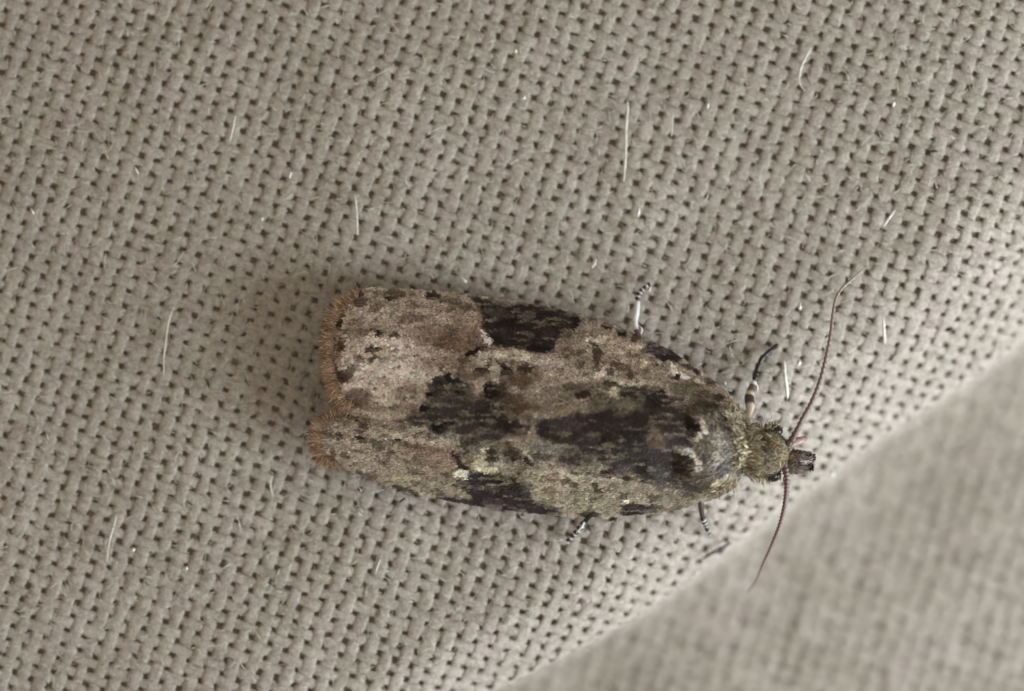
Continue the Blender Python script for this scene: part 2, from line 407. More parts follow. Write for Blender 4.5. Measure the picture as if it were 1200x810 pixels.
# markings, with some painted glints and shade: ('e', cx, cy, rx, ry, angle, colour, strength) ovals and ('p', points, colour, strength, softness) patches
UPPER = [
 ('e', 640, 500, 110, 26, 0, (70, 61, 54), .25),
 ('e', 455, 488, 50, 3, 10, (150, 138, 122), .7), ('e', 530, 505, 30, 2.5, 10, (110, 100, 88), .6),
 ('e', 450, 432, 62, 34, 0, (162, 149, 137), .9), ('e', 540, 392, 62, 26, 8, (110, 92, 78), .75), ('e', 465, 372, 60, 22, 0, (140, 126, 114), .75),
 ('e', 535, 403, 22, 8, 0, (88, 64, 46), .7), ('e', 486, 373, 18, 6, 0, (88, 68, 56), .8), ('e', 485, 359, 11, 5, 0, (95, 80, 68), .7),
 ('e', 555, 372, 14, 8, 0, (126, 110, 94), .6), ('e', 388, 405, 13, 65, 0, (108, 86, 68), .75), ('e', 393, 352, 12, 9, 0, (100, 74, 50), .8),  # brown tip margin; part of the tip's shadow is in these browns
 ('e', 397, 373, 5, 13, 0, (50, 32, 20), .95), ('e', 385, 375, 6, 14, 0, (78, 54, 42), .85), ('e', 421, 352, 9, 9, 0, (76, 60, 50), .9),
 ('e', 425, 344, 5, 4, 0, (58, 42, 34), .9), ('e', 410, 348, 5, 4, 0, (66, 50, 40), .8), ('e', 388, 403, 6, 10, 0, (58, 38, 22), .9),
 ('e', 399, 404, 5, 10, 0, (62, 42, 26), .9), ('e', 391, 432, 5, 9, 0, (62, 40, 26), .85), ('e', 400, 442, 8, 8, 0, (55, 35, 20), .9),
 ('e', 411, 437, 5, 9, 0, (68, 56, 38), .8), ('e', 395, 470, 26, 12, 0, (90, 68, 52), .8), ('e', 418, 467, 15, 10, 0, (88, 70, 56), .7),
 ('e', 408, 370, 7, 10, 0, (122, 108, 90), .6), ('e', 416, 385, 12, 12, 0, (112, 98, 82), .5), ('e', 424, 389, 7, 5, 0, (82, 66, 54), .6),
 ('e', 441, 361, 10, 4, -20, (84, 68, 54), .75), ('e', 441, 347, 4, 6, 30, (62, 50, 38), .7),
 ('e', 463, 346, 14, 6, 0, (74, 62, 48), .9), ('e', 457, 349, 5, 4, 0, (42, 32, 22), .9), ('e', 509, 347, 9, 5, 5, (52, 40, 34), .95),
 ('e', 504, 346, 5, 4, 0, (32, 20, 17), .9), ('e', 528, 354, 13, 4, 12, (86, 76, 62), .9), ('e', 547, 362, 9, 3, 10, (78, 66, 50), .9),
 ('e', 443, 392, 5, 4, 0, (30, 18, 14), 1), ('e', 464, 393, 7, 4, -10, (48, 36, 28), .85), ('e', 453, 390, 8, 4, 0, (96, 88, 76), .6),
 ('e', 438, 410, 10, 4, 0, (40, 28, 24), .95), ('e', 437, 420, 5, 3, 0, (50, 38, 28), .85), ('e', 422, 421, 6, 4, 0, (78, 68, 54), .7),
 ('e', 412, 420, 6, 6, 0, (132, 126, 116), .6), ('e', 417, 430, 6, 6, 0, (80, 70, 62), .6),
 ('e', 425, 448, 8, 7, 0, (158, 150, 138), .9), ('e', 451, 466, 9, 9, 0, (154, 144, 128), .9), ('e', 492, 440, 6, 13, 0, (152, 146, 132), .85),
 ('e', 430, 462, 9, 6, 0, (94, 80, 68), .7), ('e', 465, 483, 16, 6, 0, (132, 118, 104), .7), ('e', 480, 460, 14, 9, 0, (112, 100, 90), .6),
 ('e', 525, 425, 30, 9, 0, (124, 110, 96), .6), ('e', 517, 431, 3, 4, 0, (72, 54, 40), .8), ('e', 537, 420, 14, 5, 0, (118, 102, 86), .6),
 ('p', [(497, 446), (512, 447), (525, 436), (533, 445), (545, 458), (560, 466), (570, 452), (590, 447), (604, 470), (606, 498), (585, 520), (560, 512), (540, 510), (522, 508), (506, 500), (480, 497), (458, 496), (480, 488), (496, 478), (505, 465)], (54, 46, 44), .97, 3),
 ('e', 530, 442, 9, 6, 20, (26, 18, 17), .9), ('e', 513, 447, 6, 5, 0, (36, 28, 26), .9), ('e', 541, 450, 8, 5, 0, (30, 22, 22), .9), ('e', 503, 465, 4, 3, 0, (20, 13, 11), 1),
 ('e', 497, 479, 5, 4, 0, (20, 13, 11), 1), ('e', 513, 500, 9, 4, 0, (18, 13, 12), 1), ('e', 527, 496, 7, 3, 0, (28, 22, 20), .9), ('e', 525, 462, 10, 5, 0, (68, 60, 57), .7),
 ('e', 535, 460, 3, 6, 0, (24, 17, 16), .9), ('e', 552, 460, 5, 12, 0, (78, 72, 62), .7), ('e', 503, 457, 4, 5, 0, (98, 92, 82), .6), ('e', 533, 441, 3, 4, -40, (136, 124, 110), .8),
 ('e', 575, 458, 9, 11, 0, (26, 17, 17), .92), ('e', 578, 480, 7, 9, 0, (44, 36, 36), .8), ('e', 566, 490, 8, 12, 0, (40, 32, 30), .8), ('e', 545, 440, 12, 5, 0, (74, 62, 46), .7), ('e', 563, 438, 8, 6, 0, (72, 58, 44), .7),
 ('p', [(552, 347), (580, 352), (612, 358), (632, 358), (655, 364), (686, 374), (680, 384), (660, 388), (654, 400), (646, 414), (615, 411), (590, 408), (577, 400), (570, 385), (566, 372), (556, 357)], (40, 33, 33), .98, 2.5),
 ('e', 585, 368, 10, 8, 0, (70, 64, 56), .7), ('e', 605, 366, 6, 3, 0, (104, 96, 92), .8), ('e', 619, 371, 7, 5, -20, (94, 86, 82), .75), ('e', 610, 373, 3, 2, 0, (110, 102, 96), .7), ('e', 588, 386, 5, 7, 0, (64, 56, 52), .7),
 ('e', 600, 380, 18, 6, 0, (22, 15, 15), .7), ('e', 622, 393, 4, 4, 0, (86, 76, 74), .8), ('e', 645, 392, 9, 9, 0, (58, 52, 52), .7), ('e', 615, 401, 9, 4, 0, (58, 50, 36), .6), ('e', 660, 377, 8, 6, 0, (64, 58, 52), .6), ('e', 672, 377, 8, 4, 10, (20, 14, 14), .8),
 ('e', 632, 410, 14, 5, 0, (18, 12, 14), .8), ('e', 582, 402, 6, 6, 0, (22, 15, 15), .9), ('e', 570, 380, 5, 10, 0, (34, 24, 18), .8), ('e', 572, 366, 5, 4, 0, (96, 88, 72), .5),
 ('e', 567, 392, 4, 4, -50, (196, 178, 164), .9), ('e', 573, 401, 5, 5.5, -40, (240, 222, 208), 1), ('e', 556, 411, 15, 4, -28, (26, 10, 8), 1), ('e', 569, 406, 4, 3, 0, (24, 10, 8), 1), ('e', 545, 423, 8, 3, 15, (62, 44, 34), .8),  # white spots are glints painted into the scale colour
 ('e', 578, 412, 3, 8, -10, (108, 76, 62), .8), ('e', 567, 421, 9, 8, 10, (142, 136, 122), .9), ('e', 581, 438, 7, 10, 20, (146, 140, 126), .9), ('e', 574, 429, 2, 7, 10, (42, 32, 24), .9), ('e', 564, 435, 8, 3, 0, (50, 36, 24), .8),
 ('e', 600, 416, 26, 6, 5, (152, 144, 124), .9), ('e', 617, 421, 5, 4, 0, (172, 162, 148), .8), ('e', 640, 424, 13, 7, 0, (142, 132, 120), .85), ('e', 589, 428, 6, 4, 30, (38, 26, 22), .9), ('e', 596, 436, 8, 6, 0, (30, 15, 13), .95),
 ('e', 617, 433, 9, 5, 0, (48, 34, 22), .85), ('e', 632, 440, 6, 7, 0, (68, 54, 42), .8), ('e', 603, 445, 22, 10, 0, (92, 76, 60), .6), ('e', 612, 449, 15, 8, 0, (70, 55, 42), .6), ('e', 602, 474, 17, 12, 0, (80, 64, 50), .8),
 ('e', 591, 456, 6, 7, 0, (60, 46, 28), .75), ('e', 620, 478, 16, 6, 0, (86, 66, 52), .6), ('e', 632, 460, 18, 12, 0, (124, 114, 100), .7), ('e', 655, 440, 25, 16, 0, (136, 122, 110), .75), ('e', 682, 432, 18, 20, 0, (128, 118, 104), .6),
 ('e', 664, 408, 8, 13, 0, (104, 90, 80), .8), ('e', 655, 463, 22, 10, 0, (90, 82, 70), .7), ('e', 668, 452, 6, 5, 0, (52, 42, 32), .8), ('e', 681, 428, 6, 5, 0, (66, 56, 44), .8), ('e', 682, 413, 5, 5, 0, (78, 68, 52), .7),
 ('e', 685, 456, 14, 7, 0, (86, 76, 70), .8), ('e', 683, 463, 10, 5, 0, (46, 36, 34), .85), ('e', 670, 472, 20, 7, 0, (112, 104, 88), .6),
 ('e', 680, 390, 8, 6, 0, (92, 82, 66), .6), ('e', 666, 391, 6, 5, 0, (64, 54, 40), .7), ('e', 696, 371, 8, 4, 20, (66, 52, 48), .6),
 ('e', 711, 383, 7, 5, 20, (36, 21, 14), .98), ('e', 728, 391, 6, 4, 10, (32, 22, 14), .98), ('e', 743, 398, 4, 4, 0, (60, 46, 34), .8), ('e', 753, 392, 5, 4, 20, (48, 40, 32), .8),
 ('e', 699, 398, 11, 4, 5, (172, 158, 142), .8), ('e', 730, 403, 22, 5, 20, (152, 136, 120), .8), ('e', 715, 408, 22, 5, 20, (140, 126, 112), .6), ('e', 700, 416, 6, 7, 10, (52, 42, 30), .85), ('e', 696, 405, 3, 3, 0, (52, 44, 34), .8), ('e', 697, 428, 4, 5, 0, (72, 60, 46), .7),
 ('e', 728, 414, 3, 5, 0, (170, 156, 140), .7), ('e', 732, 423, 3, 6, -20, (160, 146, 130), .6), ('e', 749, 410, 3, 5, 0, (160, 150, 132), .6),
 ('e', 706, 437, 13, 4, -38, (164, 150, 136), .85), ('e', 691, 444, 8, 4, 0, (158, 148, 128), .8), ('e', 716, 437, 5, 4, 0, (58, 48, 34), .8), ('e', 728, 431, 14, 4, 15, (76, 56, 44), .8), ('e', 740, 440, 5, 5, 0, (70, 50, 40), .8),
 ('e', 728, 438, 5, 3, 0, (130, 122, 104), .6), ('e', 748, 438, 5, 8, 0, (130, 112, 100), .6), ('e', 758, 438, 6, 7, 0, (92, 80, 66), .75), ('e', 754, 425, 3, 7, 10, (146, 138, 108), .7),
 ('e', 775, 426, 3, 6, -30, (172, 158, 146), .9), ('e', 790, 433, 4, 6, -20, (172, 162, 142), .9), ('e', 803, 441, 6, 3, 20, (204, 198, 178), .9), ('e', 818, 448, 7, 3, 25, (162, 150, 132), .8), ('e', 775, 440, 16, 8, 0, (126, 114, 102), .6),
 ('e', 791, 443, 7, 4, 0, (42, 26, 24), .95), ('e', 790, 454, 14, 5, 0, (122, 116, 98), .6),
 ('p', [(750, 413), (760, 403), (771, 401), (787, 409), (799, 419), (797, 426), (780, 425), (766, 418)], (50, 39, 44), .97, 2.5),
 ('e', 784, 420, 7, 4, 25, (36, 25, 26), .8), ('e', 770, 411, 8, 3, 25, (66, 54, 58), .6),
 ('e', 807, 429, 7, 4, 25, (54, 46, 34), .85), ('e', 818, 436, 6, 4, 30, (38, 28, 20), .95), ('e', 832, 449, 8, 4, 30, (64, 52, 40), .85), ('e', 843, 466, 8, 6, 30, (44, 38, 25), .9), ('e', 820, 456, 12, 6, 20, (92, 80, 66), .7),
 ('e', 750, 450, 27, 4, 3, (142, 134, 116), .85),
 ('p', [(628, 500), (645, 488), (690, 484), (715, 478), (728, 457), (745, 455), (765, 457), (778, 461), (800, 468), (820, 478), (832, 492), (850, 520), (840, 540), (700, 545), (680, 530), (640, 516)], (45, 39, 38), .96, 4),
 ('e', 718, 452, 12, 3, 10, (44, 42, 24), .9), ('e', 752, 455, 20, 3, 3, (36, 32, 22), .8), ('e', 733, 474, 15, 9, 20, (98, 92, 72), .85), ('e', 721, 461, 6, 4, 40, (156, 148, 126), .9), ('e', 709, 453, 6, 3, 20, (104, 96, 76), .6), ('e', 750, 474, 6, 10, 0, (84, 76, 62), .6), ('e', 705, 470, 16, 9, 0, (72, 66, 52), .85), ('e', 732, 486, 10, 4, 0, (78, 70, 58), .6),
 ('e', 684, 462, 9, 5, 0, (40, 28, 24), .7), ('e', 763, 460, 6, 4, 0, (86, 78, 72), .7), ('e', 776, 460, 6, 4, 0, (22, 18, 15), .9), ('e', 800, 457, 16, 6, 5, (88, 82, 64), .85), ('e', 812, 474, 4, 5, 0, (134, 126, 102), .9), ('e', 818, 470, 10, 8, 0, (66, 60, 42), .7), ('e', 797, 478, 16, 6, 0, (58, 50, 48), .6),
 ('e', 770, 470, 12, 10, 0, (40, 33, 33), .8), ('e', 828, 460, 9, 4, 20, (70, 62, 40), .6), ('e', 840, 478, 10, 6, 0, (86, 80, 70), .6), ('e', 820, 482, 12, 4, 0, (40, 36, 26), .8),
 ('e', 637, 501, 9, 11, 0, (40, 32, 36), .95), ('e', 662, 500, 22, 9, 0, (62, 56, 52), .8), ('e', 655, 513, 12, 4, 0, (44, 38, 26), .85), ('e', 690, 514, 12, 5, 0, (70, 62, 60), .7), ('e', 710, 520, 8, 12, 0, (36, 27, 28), .8), ('e', 745, 510, 20, 16, 0, (38, 35, 32), .7), ('e', 770, 517, 11, 14, 0, (80, 66, 57), .9), ('e', 763, 513, 4, 6, 30, (100, 86, 72), .6),
 ('e', 601, 501, 11, 9, 0, (34, 26, 26), .9), ('e', 615, 503, 7, 6, 0, (50, 42, 42), .8), ('e', 598, 489, 5, 6, 0, (98, 92, 74), .8), ('e', 610, 484, 4, 6, 0, (84, 74, 58), .6), ('e', 587, 490, 6, 14, 0, (42, 36, 26), .8), ('e', 625, 488, 12, 8, 0, (104, 96, 82), .7), ('e', 618, 490, 8, 4, 0, (60, 50, 38), .6), ('e', 665, 480, 22, 5, 0, (118, 104, 86), .7),
]
LOWER = [
 ('e', 700, 530, 120, 22, 3, (84, 76, 68), .6), ('e', 450, 496, 55, 4, 11, (78, 64, 54), .8), ('e', 470, 512, 55, 4, 12, (144, 133, 117), .7),  # dark line paints the shade in the seam between the wings
 ('e', 470, 505, 75, 12, 5, (142, 131, 115), .85), ('e', 430, 530, 50, 22, 5, (138, 125, 111), .7), ('e', 640, 575, 110, 16, -1, (128, 119, 100), .5), ('e', 700, 560, 60, 5, -4, (134, 126, 108), .7), ('e', 510, 534, 45, 15, 8, (116, 99, 83), .8), ('e', 505, 530, 18, 6, 5, (112, 88, 74), .6), ('e', 440, 540, 45, 18, 5, (120, 108, 94), .6),
 ('e', 500, 508, 26, 7, 0, (130, 122, 106), .8), ('e', 560, 519, 22, 13, 0, (92, 86, 74), .85), ('e', 567, 527, 4, 3, 0, (158, 148, 134), .9), ('e', 556, 516, 14, 4, 0, (60, 52, 46), .7), ('e', 543, 519, 5, 4, 0, (50, 44, 34), .7), ('e', 540, 503, 12, 5, 0, (92, 84, 78), .6), ('e', 575, 505, 8, 10, 0, (46, 38, 34), .9), ('e', 521, 506, 4, 5, 0, (112, 104, 98), .5), ('e', 513, 503, 8, 5, 0, (22, 16, 14), .9), ('e', 506, 511, 3, 3, 0, (70, 60, 54), .7),
 ('e', 425, 498, 11, 3, 28, (50, 34, 27), .95), ('e', 424, 504, 8, 5, 0, (88, 74, 68), .7), ('e', 425, 515, 6, 4, 5, (42, 26, 19), .97), ('e', 418, 513, 5, 2, 0, (64, 50, 40), .7), ('e', 468, 515, 5, 3, 0, (28, 14, 10), 1), ('e', 477, 521, 4, 2.5, 20, (40, 28, 22), .9), ('e', 437, 519, 5, 3, 10, (72, 70, 56), .8), ('e', 446, 522, 6, 3, 20, (68, 64, 50), .8), ('e', 459, 532, 5, 3, 0, (68, 58, 46), .8), ('e', 445, 540, 6, 4, 20, (80, 64, 56), .7), ('e', 490, 524, 8, 3, 0, (80, 66, 52), .7), ('e', 488, 538, 5, 6, 0, (90, 76, 62), .7),
 ('e', 407, 500, 5, 8, 0, (132, 118, 104), .6), ('e', 405, 528, 6, 5, 30, (134, 122, 108), .6), ('e', 398, 512, 3, 6, 0, (54, 40, 28), .8), ('e', 405, 532, 5, 3, 20, (64, 52, 40), .7), ('e', 358, 512, 8, 15, 0, (96, 70, 56), .85), ('e', 371, 515, 4, 10, 5, (58, 42, 26), .9), ('e', 382, 490, 4, 8, 20, (58, 36, 22), .9), ('e', 372, 482, 7, 7, 0, (70, 48, 36), .85), ('e', 390, 535, 4, 10, 0, (68, 54, 38), .85), ('e', 385, 543, 14, 6, 0, (84, 72, 54), .7), ('e', 397, 549, 5, 4, 0, (60, 46, 30), .8), ('e', 384, 505, 8, 8, 0, (112, 96, 84), .6),  # tip browns again hold some shadow besides the wing's own colour
 ('e', 537, 539, 4, 12, -35, (46, 32, 29), .95), ('e', 545, 547, 9, 3, -3, (42, 28, 26), .97), ('e', 543, 533, 7, 5, 0, (84, 70, 66), .7), ('e', 563, 541, 10, 9, 0, (142, 136, 112), .85), ('e', 572, 550, 13, 4, 8, (164, 158, 130), .95), ('e', 540, 556, 10, 4, -4, (184, 172, 148), .97), ('e', 547, 558, 4, 3, 0, (216, 208, 186), .9), ('e', 530, 557, 4, 4, 0, (110, 104, 68), .7), ('e', 537, 566, 7, 3, 0, (58, 52, 28), .9),
 ('e', 480, 562, 22, 4, 5, (126, 120, 94), .8), ('e', 505, 566, 14, 5, 0, (118, 110, 92), .6), ('e', 488, 564, 7, 2.5, 0, (80, 72, 60), .8), ('e', 514, 574, 6, 2, 10, (62, 48, 34), .8), ('e', 535, 578, 10, 2.5, 0, (122, 112, 98), .8),
 ('p', [(553, 551), (575, 555), (600, 560), (617, 564), (621, 571), (624, 584), (650, 594), (660, 602), (600, 602), (575, 598), (558, 590), (552, 582), (545, 574), (533, 567), (547, 562)], (44, 38, 40), .98, 2.5),
 ('p', [(511, 581), (520, 579), (545, 584), (562, 586), (578, 594), (545, 594), (514, 589)], (50, 42, 42), .96, 2), ('e', 515, 583, 4, 4, 0, (28, 20, 16), .9),
 ('e', 577, 572, 6, 5, 0, (72, 72, 68), .7), ('e', 560, 572, 3, 5, 0, (86, 76, 74), .6), ('e', 585, 562, 14, 4, 8, (22, 18, 16), .8), ('e', 615, 568, 6, 4, 10, (20, 14, 14), .8), ('e', 616, 578, 5, 5, 0, (68, 70, 68), .7), ('e', 600, 594, 10, 3, 0, (26, 24, 22), .7), ('e', 578, 588, 12, 4, 0, (76, 68, 70), .5),
 ('e', 425, 558, 11, 6, 20, (70, 56, 47), .9), ('e', 419, 562, 7, 3, 15, (58, 50, 38), .8), ('e', 441, 568, 7, 3, 8, (64, 58, 44), .85), ('e', 454, 565, 6, 4, -40, (84, 78, 58), .7), ('e', 466, 571, 5, 4, 20, (38, 30, 22), .95), ('e', 477, 576, 14, 5, 18, (66, 58, 46), .9), ('e', 487, 581, 5, 4, 30, (52, 44, 34), .8),
 ('e', 577, 533, 8, 8, 0, (44, 38, 28), .9), ('e', 601, 532, 12, 9, 20, (58, 42, 34), .92), ('e', 597, 541, 6, 5, 0, (32, 18, 14), .95), ('e', 621, 541, 6, 3, 32, (32, 20, 12), .95), ('e', 611, 553, 5, 4, 0, (46, 34, 20), .9), ('e', 590, 520, 7, 8, 0, (104, 92, 74), .7), ('e', 599, 517, 5, 7, 0, (68, 52, 40), .7), ('e', 590, 543, 12, 5, 0, (126, 120, 108), .6),
 ('e', 612, 520, 12, 9, 20, (118, 112, 96), .85), ('e', 618, 532, 7, 3, 40, (134, 122, 106), .8), ('e', 640, 523, 22, 10, 0, (104, 100, 86), .8), ('e', 636, 534, 12, 4, 0, (58, 54, 42), .7), ('e', 660, 521, 12, 5, 0, (112, 104, 90), .7), ('e', 637, 544, 10, 4, 0, (132, 126, 108), .6), ('e', 670, 537, 13, 8, 10, (52, 44, 42), .92), ('e', 655, 545, 3, 6, 0, (80, 66, 48), .6), ('e', 690, 522, 12, 9, 0, (58, 50, 48), .9), ('e', 688, 535, 8, 6, 0, (64, 56, 54), .8),
 ('e', 640, 560, 28, 16, 0, (128, 120, 100), .7), ('e', 648, 560, 9, 7, 0, (100, 82, 66), .75), ('e', 663, 564, 7, 5, 0, (72, 58, 45), .85), ('e', 675, 579, 7, 3, -5, (42, 36, 25), .9), ('e', 675, 554, 6, 3, 0, (58, 50, 38), .8), ('e', 673, 569, 5, 3, 0, (66, 54, 40), .8), ('e', 645, 575, 8, 5, 0, (96, 78, 58), .7), ('e', 638, 573, 3, 4, 0, (84, 74, 54), .6), ('e', 640, 588, 12, 5, 0, (92, 86, 70), .6),
 ('e', 690, 585, 32, 11, 0, (112, 106, 86), .75), ('e', 688, 591, 20, 4, 0, (126, 120, 98), .6), ('e', 690, 602, 14, 4, 0, (52, 45, 34), .9), ('e', 676, 592, 6, 3, 0, (84, 78, 60), .6),
 ('e', 690, 550, 20, 4, -3, (118, 112, 94), .85), ('e', 705, 546, 10, 4, -15, (112, 106, 92), .8), ('e', 693, 555, 8, 2.5, 8, (40, 32, 24), .85), ('e', 713, 556, 10, 5, -5, (48, 26, 18), .95), ('e', 735, 552, 14, 6, 0, (72, 62, 58), .85), ('e', 735, 561, 12, 3, 5, (40, 30, 22), .9), ('e', 718, 550, 6, 3, -30, (36, 28, 22), .8), ('e', 745, 562, 4, 4, 0, (96, 90, 74), .6),
 ('e', 698, 571, 3, 5, -30, (56, 48, 34), .85), ('e', 706, 575, 6, 2.5, 5, (56, 48, 34), .85), ('e', 718, 570, 8, 3, -15, (58, 50, 38), .85), ('e', 730, 570, 14, 5, 0, (108, 102, 86), .6), ('e', 732, 580, 9, 3, -20, (76, 68, 56), .8), ('e', 734, 586, 4, 2.5, 0, (164, 154, 132), .85), ('e', 750, 574, 12, 6, 0, (108, 98, 86), .6), ('e', 766, 583, 7, 4, 0, (58, 50, 40), .85), ('e', 778, 588, 14, 4, 0, (116, 108, 94), .7),
 ('p', [(725, 592), (735, 589), (765, 592), (768, 600), (735, 606), (727, 602)], (48, 42, 45), .97, 2), ('e', 740, 600, 8, 3, 0, (30, 22, 20), .7), ('e', 770, 594, 8, 3, 0, (60, 54, 46), .7), ('e', 793, 594, 9, 4, -5, (76, 70, 62), .7),
 ('p', [(690, 500), (800, 500), (850, 530), (835, 570), (815, 580), (795, 575), (785, 566), (763, 567), (745, 556), (715, 546), (700, 540), (690, 524)], (48, 43, 42), .95, 3), ('e', 735, 549, 12, 6, 0, (72, 64, 62), .7), ('e', 757, 545, 12, 8, 0, (40, 38, 36), .8), ('e', 756, 563, 5, 4, 0, (26, 24, 22), .9), ('e', 775, 555, 10, 10, 0, (66, 66, 62), .7), ('e', 798, 565, 5, 7, 0, (96, 90, 80), .7), ('e', 775, 570, 6, 5, 0, (66, 56, 58), .7), ('e', 812, 575, 12, 6, 0, (64, 58, 46), .8), ('e', 790, 580, 20, 4, 0, (92, 86, 74), .6), ('e', 835, 575, 12, 8, 0, (80, 72, 58), .8),
]
THORAX = [
 ('e', 788, 526, 26, 52, 0, (48, 42, 40), .97), ('e', 820, 570, 40, 14, -8, (82, 75, 62), .8), ('e', 815, 474, 30, 12, 20, (78, 70, 54), .8),
 ('e', 803, 502, 22, 12, 0, (38, 25, 23), 1), ('e', 808, 505, 8, 5, 0, (24, 12, 10), .8), ('e', 812, 508, 5, 3, 0, (70, 58, 60), .7), ('e', 827, 500, 4, 9, -15, (176, 166, 150), .95), ('e', 820, 491, 8, 3, 0, (140, 128, 116), .8), ('e', 825, 511, 7, 4, -35, (220, 212, 186), .95), ('e', 812, 516, 10, 3, -10, (146, 140, 118), .95), ('e', 790, 521, 6, 5, 10, (235, 229, 210), 1), ('e', 798, 527, 8, 3, 20, (150, 144, 120), .8), ('e', 805, 525, 6, 7, -25, (212, 204, 186), 1), ('e', 818, 537, 3.5, 11, -35, (170, 160, 146), .95), ('e', 822, 549, 4, 6, 0, (158, 150, 136), .9),
 ('e', 803, 547, 13, 9, 30, (52, 40, 36), .9), ('e', 800, 552, 5, 6, 0, (46, 34, 30), .7), ('e', 792, 535, 6, 5, 0, (64, 56, 40), .8), ('e', 777, 518, 10, 14, 0, (80, 66, 57), .9), ('e', 786, 505, 10, 8, 0, (46, 33, 32), .8),
 ('e', 836, 495, 8, 10, 0, (100, 92, 82), .7), ('e', 845, 515, 9, 10, 0, (130, 124, 112), .8), ('e', 838, 524, 12, 4, 0, (92, 86, 66), .7), ('e', 842, 538, 8, 7, -40, (136, 126, 116), .85), ('e', 828, 538, 5, 6, 0, (66, 58, 50), .8), ('e', 853, 503, 6, 13, -5, (56, 48, 42), .95), ('e', 850, 549, 7, 9, 35, (54, 46, 44), .95), ('e', 860, 537, 6, 6, 0, (84, 76, 70), .7), ('e', 836, 545, 6, 6, 0, (104, 98, 92), .7), ('e', 845, 483, 6, 10, -10, (120, 112, 100), .7), ('e', 835, 478, 8, 9, 0, (62, 56, 38), .8), ('e', 825, 560, 10, 8, 0, (70, 64, 54), .8), ('e', 852, 560, 8, 6, 0, (128, 120, 104), .7),
 ('e', 860, 484, 7, 6, 0, (178, 170, 132), .9), ('e', 852, 476, 6, 4, 0, (150, 140, 106), .8), ('e', 845, 568, 10, 7, 0, (158, 148, 114), .9), ('e', 868, 514, 7, 9, 0, (140, 132, 112), .9), ('e', 869, 500, 4, 8, 0, (112, 106, 88), .7), ('e', 872, 535, 4, 10, 0, (134, 128, 108), .8), ('e', 862, 555, 7, 5, 0, (130, 122, 100), .7),
]

def paint(px, py, base, marks, mott=0.16, seed=0.0, jitter=2.6):
    """surface colour (linear) of the moth at given photograph pixels: a base tone and its markings, with ragged edges"""
    px = np.asarray(px, float); py = np.asarray(py, float)
    wx = px + jitter * fbm(px / 7 + seed, py / 7, 3) * 1.6
    wy = py + jitter * fbm(px / 7 + 90 + seed, py / 7 + 33, 3) * 1.6
    c = np.broadcast_to(lin(base), px.shape + (3,)).copy()
    c *= (1 + mott * 1.5 * fbm(px / 16 + seed, py / 11 + 4, 3))[..., None]
    for m in marks:
        if m[0] == 'e':
            _, cx, cy, rx, ry, an, col, st = m
            a = math.radians(an); dx, dy = wx - cx, wy - cy
            u = (dx * math.cos(a) + dy * math.sin(a)) / rx; w = (-dx * math.sin(a) + dy * math.cos(a)) / ry
            r = np.sqrt(u * u + w * w)
            soft = min(0.9, 0.35 + 0.012 * min(rx, ry) * 1.5)
            k = np.clip((1 + soft * 0.55 - r) / soft, 0, 1)
        else:
            _, pts, col, st, soft = m
            k = np.clip(0.5 - poly_sd(wx, wy, pts) / (2.3 * soft), 0, 1)
        k = (k * k * (3 - 2 * k) * st)[..., None]
        c = c * (1 - k) + lin(col) * k
    # streaky dusting of odd scales along the wing: pale on dark, dark on pale
    st1 = fbm(px / 17 + 9 + seed, py / 3.4 + 3, 3); st2 = fbm(px / 9 + 77 + seed, py / 3.0 + 51, 3)
    lum = (c @ np.array([0.3, 0.6, 0.1]))[..., None]
    up = (np.clip((st1 - 0.10) * 3.4, 0, 1) * 0.62)[..., None] * np.clip(1 - lum / 0.12, 0, 1)
    c = c * (1 - up) + lin((122, 111, 96)) * up
    dn = (np.clip((st2 - 0.20) * 3.2, 0, 1) * 0.6)[..., None] * np.clip(lum / 0.10, 0, 1)
    c = c * (1 - dn) + lin((62, 52, 42)) * dn
    c *= np.exp(0.36 * fbm(px / 5.5 + 3 + seed, py / 3.8 + 8, 3) + 0.22 * fbm(px / 15 + 61 + seed, py / 8 + 28, 2))[..., None]
    lum = c @ np.array([0.3, 0.6, 0.1])
    c = lum[..., None] + (c - lum[..., None]) * 0.84
    c = c * np.clip(lum / 0.16, 0.2, 2)[..., None] ** 0.28
    return np.clip(c * KALB - 0.006, 0.003, 0.9)

